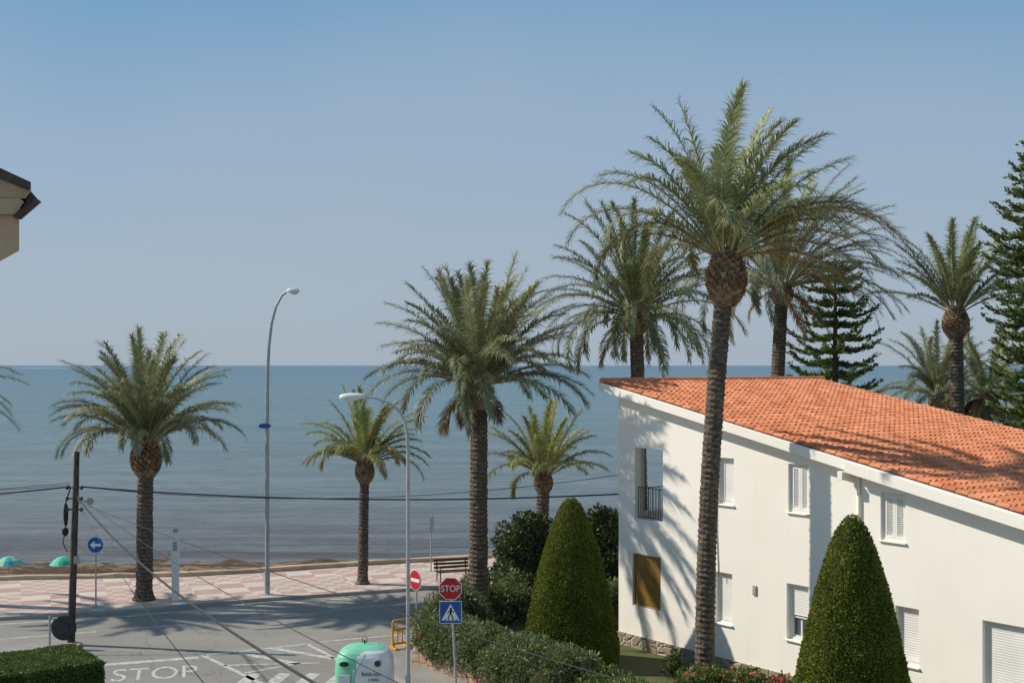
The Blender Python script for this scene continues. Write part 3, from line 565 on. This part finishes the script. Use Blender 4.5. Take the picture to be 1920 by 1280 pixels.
e=lamp(501,49.5,[(0,0,0),(0,0,4),(0,0,7.5),(.02,0,8.8),(.07,0,9.7),(.17,0,10.5),(.34,0,11.15),(.58,0,11.58),(.85,0,11.78)],(1.0,0,11.72),(.25,.15,.13),'tall grey street lamp with curved arm on promenade',.085)
mb=MB(); mb.ell((-.12,-.02,hz(798,49.5)-.12),(.22,.16,.10),0,16,8); mb.box((.0,0,hz(798,49.5)-.12),(.24,.24,.12)); mb.build('floodlight',['blue'],e)
lamp(765,33,[(0,0,0),(0,0,3),(0,0,6.6),(-.02,0,7.1),(-.09,0,7.45),(-.25,0,7.72),(-.52,0,7.92),(-.85,0,8.03),(-1.15,0,8.06)],(-1.42,0,8.05),(.36,.15,.11),'grey street lamp with long arm beside recycling container',.052)
def signpost(px,d,h,label,rz=0,lean=0,zb=.12,cat='road sign',r=.03):
    e=thing('road_sign',label,cat,(bx(px,d),d,zb),rz); mb=MB(); mb.tube([(0,.045,0),(lean,.045,h)],r,10); mb.build('pole',['metal'],e); return e
d=46.9; e=signpost(179,d,hz(1005,d)-.12,'round blue sign with white arrow pointing sideways on pole',zb=.13); zc=hz(1021,d)-.13
mb=MB(); mb.disc((0,zc),.30,-.012,.01,0); mb.disc((0,zc),.285,-.016,-.0125,1); recalc(mb.build('sign_plate',['sgnwhite','blue'],e))
mb=MB(); mb.prism([(-.2,zc),(-.03,zc+.15),(-.03,zc+.05),(.2,zc+.05),(.2,zc-.05),(-.03,zc-.05),(-.03,zc-.15)],-.021,-.0165); recalc(mb.build('arrow',['sgnwhite'],e))
d=42.3; e=signpost(779,d,hz(1068,d)-.12,'round red no-entry sign turned away on pole',rz=math.radians(-52)); zc=hz(1087,d)-.12
mb=MB(); mb.disc((0,zc),.34,-.012,.01,0); mb.disc((0,zc),.325,-.016,-.0125,1); recalc(mb.build('sign_plate',['sgnwhite','red'],e))
mb=MB(); mb.box((0,-.019,zc),(.5,.005,.11)); mb.build('bar',['sgnwhite'],e)
d=33.4; e=signpost(857,d,hz(1085,d)-.12,'red octagonal stop sign above blue pedestrian crossing sign',lean=-.17)
zc=hz(1103,d)-.12; xo=-.17
mb=MB(); mb.disc((xo,zc),.315,-.012,.01,0,8); mb.disc((xo,zc),.295,-.016,-.0125,1,8); recalc(mb.build('stop_plate',['sgnwhite','red'],e))
text('STOP',.215,'lettering','sgnwhite',e,(xo,-.019,zc),(math.pi/2,0,0),sx=.98,sy=1.1)
zc=hz(1147,d)-.12
mb=MB(); mb.box((xo,-.001,zc),(.58,.022,.58)); mb.box((xo,-.0145,zc),(.55,.004,.55),1); mb.build('crossing_plate',['sgnwhite','blue'],e)
mb=MB(); mb.prism([(xo-.24,zc-.21),(xo+.24,zc-.21),(xo,zc+.22)],-.0205,-.0170); recalc(mb.build('triangle',['sgnwhite'],e))
mb=MB(); y0,y1=-.0245,-.021
mb.disc((xo+.01,zc+.10),.028,y0,y1,0,14); mb.prism([(xo-.02,zc+.07),(xo+.035,zc+.07),(xo+.03,zc-.04),(xo-.025,zc-.04)],y0,y1)
mb.prism([(xo-.025,zc-.041),(xo+.0,zc-.041),(xo-.055,zc-.17),(xo-.085,zc-.17)],y0,y1); mb.prism([(xo+.003,zc-.041),(xo+.03,zc-.041),(xo+.085,zc-.16),(xo+.055,zc-.17)],y0,y1)
mb.prism([(xo-.022,zc+.06),(xo-.022,zc+.03),(xo-.08,zc-.03),(xo-.09,zc-.015)],y0,y1); mb.prism([(xo+.037,zc+.06),(xo+.037,zc+.03),(xo+.085,zc-.02),(xo+.095,zc-.005)],y0,y1)
for k in range(4): x=xo-.17+k*.1; mb.prism([(x,zc-.2),(x+.05,zc-.2),(x+.06,zc-.178),(x+.015,zc-.178)],y0,y1)
recalc(mb.build('pedestrian_symbol',['black'],e))
d=40.6; e=thing('traffic_mirror','round black traffic mirror on steel frame at pavement edge','traffic mirror',(bx(105,d),d,.10))
mb=MB(); x=bx(93,d)-bx(105,d); mb.tube([(x,0,0),(x,0,hz(1153,d)-.12)],.035,10); mb.tube([(x,0,.62),(.25,-.03,.62)],.025,8,ref=(0,0,1)); mb.tube([(x,0,hz(1157,d)-.12),(.25,-.03,hz(1157,d)-.12)],.025,8,ref=(0,0,1)); mb.build('pole',['metal'],e)
zc=hz(1175,d)-.12; mb=MB()
mb.disc((.25,zc),.40,-.03,.02,0,36); mb.disc((.25,zc),.37,-.055,-.031,0,36); mb.disc((.25,zc),.2,-.08,-.056,0,30); recalc(mb.build('mirror_disc',['dark'],e,bevel=.01))
d=48.1; e=thing('beach_totem','slim white information post on promenade','information post',(bx(329,d),d,.13)); h=hz(997,d)-.13
mb=MB(); mb.box((0,0,h/2),(.26,.16,h)); mb.build('post',['whitepaint'],e,bevel=.02); mb=MB(); mb.box((0,0,h+.06),(.18,.12,.11)); mb.build('cap',['concrete'],e,bevel=.02)
mb=MB(); mb.box((-.0,-.085,h*.80),(.16,.006,.34)); mb.build('panel',['concrete'],e)
d=55; e=signpost(810,d,hz(968,d)-.13,'slim pole with narrow sign seen edge-on by parapet',rz=math.radians(78),zb=.13); zc=hz(982,d)-.13
mb=MB(); mb.box((0,0,zc),(.5,.03,.7)); mb.build('sign_plate',['metal'],e)
d=52.6; e=thing('park_bench','brown slatted bench with iron frame on promenade','bench',(bx(850,d),d,.13),math.radians(20))
mb=MB()
for k in range(4): mb.box((0,-.2+k*.13,.42),(1.5,.10,.04))
mb.build('seat',['benchwood'],e,bevel=.006); mb=MB(); R=Matrix.Rotation(math.radians(-12),3,'X')
for k in range(3): mb.box((0,.28+k*.028,.55+k*.14),(1.5,.035,.10),0,R)
mb.build('backrest',['benchwood'],e,bevel=.006)
for x in(-.62,.62):
    mb=MB(); mb.tube([(x,-.26,0),(x,-.22,.39),(x,.24,.39),(x,.36,.88)],.025,6,ref=(1,0,0)); mb.tube([(x,.3,0),(x,.22,.39)],.025,6); mb.tube([(x,-.24,.39),(x,-.26,.6),(x,.28,.62)],.02,6); mb.build('leg',['dark'],e)
for (px,d,r_,lb) in((750,40.2,.55,'yellow plastic pedestrian barrier turned sideways'),(779,40.4,-.15,'yellow plastic pedestrian barrier standing by the garden corner')):
    e=thing('plastic_barrier',lb,'barrier',(bx(px,d),d,.12),r_,group='yellow plastic barriers'); mb=MB(); w_=.56
    mb.prism([(-w_/2,.12),(-w_/2+.05,.12),(-w_/2+.05,.9),(-w_/2,.84)],-.025,.025); mb.prism([(w_/2-.05,.12),(w_/2,.12),(w_/2,.84),(w_/2-.05,.9)],-.025,.025)
    mb.box((0,0,.88),(w_-.11,.05,.06)); mb.box((0,0,.60),(w_-.11,.045,.09)); mb.box((0,0,.16),(w_-.11,.045,.07))
    for x in(-.08,.08): mb.box((x,0,.375),(.04,.03,.38))
    recalc(mb.build('panel',['yellow'],e,bevel=.008))
    for x in(-w_/2+.05,w_/2-.05):
        mb=MB(); mb.box((x,0,.03),(.09,.5,.06)); mb.box((x,0,.09),(.07,.12,.06)); mb.build('foot',['yellow'],e,bevel=.01)
# recycling container
d=33.5; e=thing('recycling_container','green and white glass recycling container with round openings','recycling container',(bx(684,d),d,.01))
prof=[(0,.70),(.08,.73),(.5,.755),(1.0,.76),(1.3,.74),(1.44,.70),(1.55,.62),(1.63,.50),(1.68,.34),(1.70,.18),(1.71,.0)]
na=60; gm=MB(); wm=MB()
def sq(an,r):
    n=3.4; c,s_=math.cos(an),math.sin(an); k=(abs(c)**n+abs(s_)**n)**(-1/n); return r*k*c,r*k*s_*.82
ps=[]
for i in range(len(prof)-1):
    for k in range(5):
        u=k/5; ps.append((prof[i][0]*(1-u)+prof[i+1][0]*u,prof[i][1]*(1-u)+prof[i+1][1]*u))
ps.append(prof[-1])
for i in range(len(ps)-1):
    for k in range(na):
        a0=2*math.pi*k/na;a1=2*math.pi*(k+1)/na; q=[]
        for an,(z,r) in((a0,ps[i]),(a1,ps[i]),(a1,ps[i+1]),(a0,ps[i+1])): x,y=sq(an,r); q.append((x,y,z))
        cx=sum(p_[0] for p_ in q)/4; z=ps[i][0]
        white = cx>-.22+.28*max(0,z-1.1)+1.2*max(0,z-1.5) and z<1.60
        (wm if white else gm).add(q,[(0,1,2,3)])
for o_,mname,nm in((gm,'green','body'),(wm,'whiteplastic','panel')):
    ob=o_.build(nm,[mname],e,smooth=True)
    bm=bmesh.new(); bm.from_mesh(ob.data); bmesh.ops.remove_doubles(bm,verts=bm.verts,dist=.0005); bm.to_mesh(ob.data); bm.free()
mb=MB(); mb.tube([(-.21,-.63,0.02),(-.21,-.63,1.0),(-.14,-.622,1.2),(-.04,-.60,1.36),(.06,-.52,1.52),(.2,-.36,1.63)],.018,6,0,ref=(1,0,0)); mb.build('trim',['green'],e)
def port(x,z,rx,rzv,nm,rim):
    y=-.60
    mb=MB(); mb.disc((x,z),rx,y-.03,y+.12,0,28,rzv); mb.disc((x,z),rx*.76,y-.036,y-.031,1,28,rzv*.7); return recalc(mb.build(nm,[rim,'dark'],e,bevel=.006))
port(-.45,1.31,.15,.085,'deposit_slot','green'); port(.40,1.33,.10,.10,'deposit_hole','concrete')
mb=MB(); mb.tube([(0,0,1.68),(0,0,1.80)],.02,8); mb.tube([(-.06,0,1.74),(-.06,0,1.86),(0,0,1.90),(.06,0,1.86),(.06,0,1.74)],.010,6,0,ref=(0,1,0)); mb.tube([(-.06,0,1.76),(.06,0,1.76)],.010,6,0,ref=(0,0,1)); mb.build('lifting_hook',['dark'],e)
text('Recicla vidrio',.15,'lettering','dark',e,(.24,-.640,1.06),(math.pi/2,0,0),sx=.62,sy=1.0,ext=.003)
text('y envases',.12,'lettering','dark',e,(.30,-.640,.92),(math.pi/2,0,0),sx=.62,sy=1.0,ext=.003)
mb=MB(); mb.box((-.46,-.63,.93),(.30,.03,.2)); mb.build('sticker',['whiteplastic'],e)

d=41.2; e=thing('utility_pole','weathered wooden utility pole carrying cables','utility pole',(bx(140,d),d,.10)); PX=bx(140,d); hp=hz(845,d)-.12
mb=MB(); mb.tube([(-.12,0,0),(-.05,0,2.2),(0.03,0,4.6),(.07,0,hp)],[.13,.115,.10,.085],10,jit=.05); mb.build('pole_shaft',['wood'],e)
zc=hz(912,d)-.12
for z in(zc,zc-.35,zc-.7): mb=MB(); mb.tube([(-.2,-.1,z),(.28,-.1,z)],.022,6,ref=(0,0,1)); mb.ell((.26,-.12,z),(.06,.06,.07),0,10,6); mb.ell((-.2,-.12,z),(.06,.06,.07),0,10,6); mb.build('bracket',['dark'],e)
mb=MB(); zc=hz(968,d)-.12; mb.ell((-.25,-.1,zc+.1),(.08,.07,.40),0,12,8); mb.ell((-.27,-.1,zc-.45),(.11,.07,.15),0,12,8)
mb.tube([(-.25,-.1,zc+.5),(-.1,-.1,zc+.95)],.022,6); mb.tube([(-.28,-.1,zc-.5),(-.34,-.12,zc-.8),(-.2,-.12,zc-1.1),(-.03,-.12,zc-1.0)],.018,6); mb.build('splice_box',['black'],e)
mb=MB(); zc=hz(940,d)-.12; mb.tube([(.1,0,zc-.05),(.45,-.05,zc+.05)],.02,6,ref=(0,0,1)); mb.ell((.52,-.08,zc+.03),(.12,.12,.12),0,14,8); mb.build('floodlight',['concrete'],e)
mb=MB(); mb.box((.10,-.12,hz(1047,d)-.12),(.16,.1,.24)); mb.build('meter_box',['concrete'],e,bevel=.01)
def cable(a,b,sag,r,label):
    mb=MB(); a=Vector(a);b=Vector(b); mb.tube([tuple(a.lerp(b,k/32)-Vector((0,0,sag*4*(k/32)*(1-k/32)))) for k in range(33)],r,6,ref=(0,0,1)); tag(mb.build('overhead_cable',['cable']),label,'cable',group='overhead cables')
zp=hz(912,41.1); hc=Vector((W0.x,W0.y))
cable((PX+.2,41.1,zp),(hc.x-.02,hc.y-.05,hz(926,40.6)),.28,.024,'thick black overhead cable from pole to house')
cable((PX+.2,41.1,zp),(hc.x-.02,hc.y-.05,hz(890,40.6)),.55,.010,'thin overhead wire from pole to house')
cable((PX-.1,41.1,zp),(-34,40,hz(925,41)-.1),.45,.024,'thick black overhead cable leaving the wooden pole')
cable((PX-.1,41.1,zp+.12),(-34,40.5,hz(905,41)-.2),.4,.009,'thin overhead wire leaving the wooden pole')
cable((PX-.1,41.1,zp+.05),(-34,42.5,hz(915,41)-.3),.3,.009,'thin slack overhead wire leaving the wooden pole')
cable((PX+.15,41.0,hz(932,41)),(bx(900,12),12,hz(1448,12)),.55,.025,'thick black service cable dropping from the pole')
cable((PX+.15,41.0,hz(928,41)),(bx(1150,13),13,hz(1470,13)),.35,.009,'thin service wire dropping from the pole')
cable((PX+.15,41.0,hz(940,41)),(bx(1600,15),15,hz(1400,15)),.2,.009,'thin service wire crossing above the road')
cable((PX+.15,41.0,hz(935,41)),(bx(500,10),10,hz(1420,10)),.3,.005,'thin slack wire dropping from the pole')

def umb(px,py,w,colA,colB,label):
    d=59.0; z=hz(py,d); zb=-1.15; e=thing('beach_umbrella',label,'beach umbrella',(bx(px,d),d,zb),group='beach umbrellas'); R_=w/2/F*d; zt=z-zb
    mb=MB(); mb.tube([(0,0,0),(0,0,zt)],.02,6); mb.build('pole',['whitepaint'],e); mb=MB(); n=16
    for j in range(n):
        a0=2*math.pi*j/n;a1=2*math.pi*(j+1)/n; pr=[(.0,0),(.35,-.05),(.7,-.18),(1,-.38)]
        for k in range(3):
            mb.add([(R_*pr[k][0]*math.cos(a0),R_*pr[k][0]*math.sin(a0),zt+pr[k][1]),(R_*pr[k][0]*math.cos(a1),R_*pr[k][0]*math.sin(a1),zt+pr[k][1]),(R_*pr[k+1][0]*math.cos(a1),R_*pr[k+1][0]*math.sin(a1),zt+pr[k+1][1]),(R_*pr[k+1][0]*math.cos(a0),R_*pr[k+1][0]*math.sin(a0),zt+pr[k+1][1])],[(0,1,2,3)],(j//2)%2)
    mb.build('canopy',[colA,colB],e)
M['ub']=nmat('umbrella_teal',(.05,.33,.42),(.06,.36,.46),2,.7); M['ug']=nmat('umbrella_green',(.06,.42,.27),(.07,.46,.3),2,.7); M['uc']=nmat('umbrella_lime',(.25,.55,.35),(.28,.58,.38),2,.7); M['ug2']=nmat('umbrella_green_light',(.12,.52,.36),(.12,.55,.38),2,.7)
umb(16,1042,54,'ub','uc','teal and green striped beach umbrella on the sand'); umb(117,1042,48,'ug','ug2','green beach umbrella open on the sand')

def boat(px,py,Lb,mat,label,cabin=True):
    d=(CZ+1.6)*F/(py-684); e=thing('small_boat',label,'boat',(bx(px,d),d,-1.6)); mb=MB(); w=Lb*.16; st=[(-.5,.8,.5),(-.2,1,.5),(.15,.95,.55),(.38,.5,.65),(.5,.02,.75)]; vs=[]
    for u,ww,hh_ in st:
        for s,zz in((-1,hh_),(-.7,-.1),(.7,-.1),(1,hh_)): vs.append((u*Lb,s*w*ww,zz*Lb*.16))
    fs=[(i*4+k,i*4+k+1,i*4+4+k+1,i*4+4+k) for i in range(4) for k in range(3)]+[(0,1,2,3)]+[(i*4+3,i*4,i*4+4,i*4+7) for i in range(4)]; mb.add(vs,fs); recalc(mb.build('hull',[mat],e))
    mb=MB(); mb.box((-.02*Lb,0,.14*Lb),(Lb*.25,w*.9,Lb*.13)); mb.build('cabin',['whitepaint' if cabin else 'dark'],e,bevel=.02*Lb)
boat(1002,713,9,'whitepaint','small white motorboat crossing the bay'); boat(135,690,14,'whitepaint','distant white motorboat near the horizon')
mb=MB(); d=(10.6)*F/(690.5-684)
mb.add([(bx(0,d),d,-1.55),(bx(120,d),d,-1.55),(bx(130,d),d+120,-1.55),(bx(0,d),d+260,-1.55)],[(0,1,2,3)]); struct(mb.build('sea_foam',['whitepaint']))
random.seed(9); mb=MB()
for k in range(170):
    u=random.random(); d=262+random.uniform(-4,4); R=Matrix.Rotation(random.uniform(0,3),3,'Z')@Matrix.Rotation(random.uniform(0,3),3,'X'); s=random.uniform(1.2,2.4)
    mb.box((bx(1690,d)+u*55,d+u*10,-1.5+random.uniform(0,1.3)),(s*1.3,s,s*.9),0,R)
tag(mb.build('rock_jetty',['parapet']),'low rocky breakwater reaching into the sea','breakwater')

d=12.0; e=thing('neighbour_building','beige building corner with dark tiled eave','building',(0,12,0))
def pr(pts): return [(bx(a,d),hz(b,d)) for a,b in pts]
ox=(-.6*6,0)
mb=MB(); mb.prism(pr([(-420,400),(36,404),(36,470),(-4,492),(-420,492)]),0,6,0,ox); recalc(mb.build('wall',['beige'],e))
mb=MB(); mb.prism(pr([(-420,374),(42,374),(50,380),(44,388),(36,403),(-420,399)]),-.06,6,0,ox); mb.prism(pr([(-420,150),(-2,332),(62,358),(50,373),(-420,373)]),-.03,6,0,ox); recalc(mb.build('cornice',['beige'],e))
mb=MB(); mb.prism(pr([(-420,130),(0,314),(67,345),(67,358),(-2,331),(-420,149)]),-.12,6,0,ox)
for k in range(9): u=k/8; mb.ell((bx(73-34*u,d),-.07,hz(379+29*u,d)),(.022,.12,.022),0,8,6)
mb.prism(pr([(60,360),(74,376),(40,408),(37,402)]),-.02,6,0,ox); recalc(mb.build('roof',['darktile'],e))

# ---------------------------------------------------------------- light, world, camera
el=math.radians(40); az=Vector((-.96,.20)).normalized()
ts=Vector((az.x*math.cos(el),az.y*math.cos(el),math.sin(el)))
sl=bpy.data.lights.new('sun','SUN'); sl.energy=4.6; sl.angle=math.radians(.8); sl.color=(1,.915,.79); so=bpy.data.objects.new('sun',sl); COL.objects.link(so); so.rotation_euler=ts.to_track_quat('Z','Y').to_euler()
w=bpy.data.worlds.new('World'); sc.world=w; w.use_nodes=True; N=w.node_tree.nodes; L=w.node_tree.links; bg=N['Background']
STR=.085
sk=N.new('ShaderNodeTexSky'); sk.sky_type='NISHITA'; sk.sun_disc=False; sk.sun_elevation=el; sk.sun_rotation=math.atan2(az.x,az.y); sk.air_density=1.0; sk.dust_density=.6; sk.ozone_density=1.5
tc=N.new('ShaderNodeTexCoord'); sp=N.new('ShaderNodeSeparateXYZ'); L.new(tc.outputs['Generated'],sp.inputs[0])
nz=N.new('ShaderNodeTexNoise'); nz.inputs['Scale'].default_value=2.6; nz.inputs['Detail'].default_value=3; L.new(tc.outputs['Generated'],nz.inputs['Vector'])
ma=N.new('ShaderNodeMath'); ma.operation='MULTIPLY_ADD'; L.new(nz.outputs[0],ma.inputs[0]); ma.inputs[1].default_value=.12; L.new(sp.outputs[2],ma.inputs[2])
hazec=ramp(N,L,ma.outputs[0],[(0.03,(.375,.455,.54)),(.15,(.365,.455,.565)),(.25,(.315,.44,.59)),(.34,(.19,.37,.56)),(.75,(.19,.33,.51))])
sc_=N.new('ShaderNodeVectorMath'); sc_.operation='SCALE'; L.new(hazec,sc_.inputs[0]); sc_.inputs['Scale'].default_value=1/STR
L.new(mixc(N,L,.90,sk.outputs[0],sc_.outputs[0]),bg.inputs[0]); bg.inputs[1].default_value=STR
cam=bpy.data.cameras.new('camera'); cam.lens=45; cam.sensor_width=36; cam.shift_y=44/1920; cam.clip_end=60000; cam.clip_start=.2
co=bpy.data.objects.new('camera',cam); COL.objects.link(co); co.location=(0,0,CZ); co.rotation_euler=(math.pi/2,0,0); sc.camera=co
sc.view_settings.view_transform='Standard'; sc.view_settings.look='None'; sc.view_settings.exposure=0
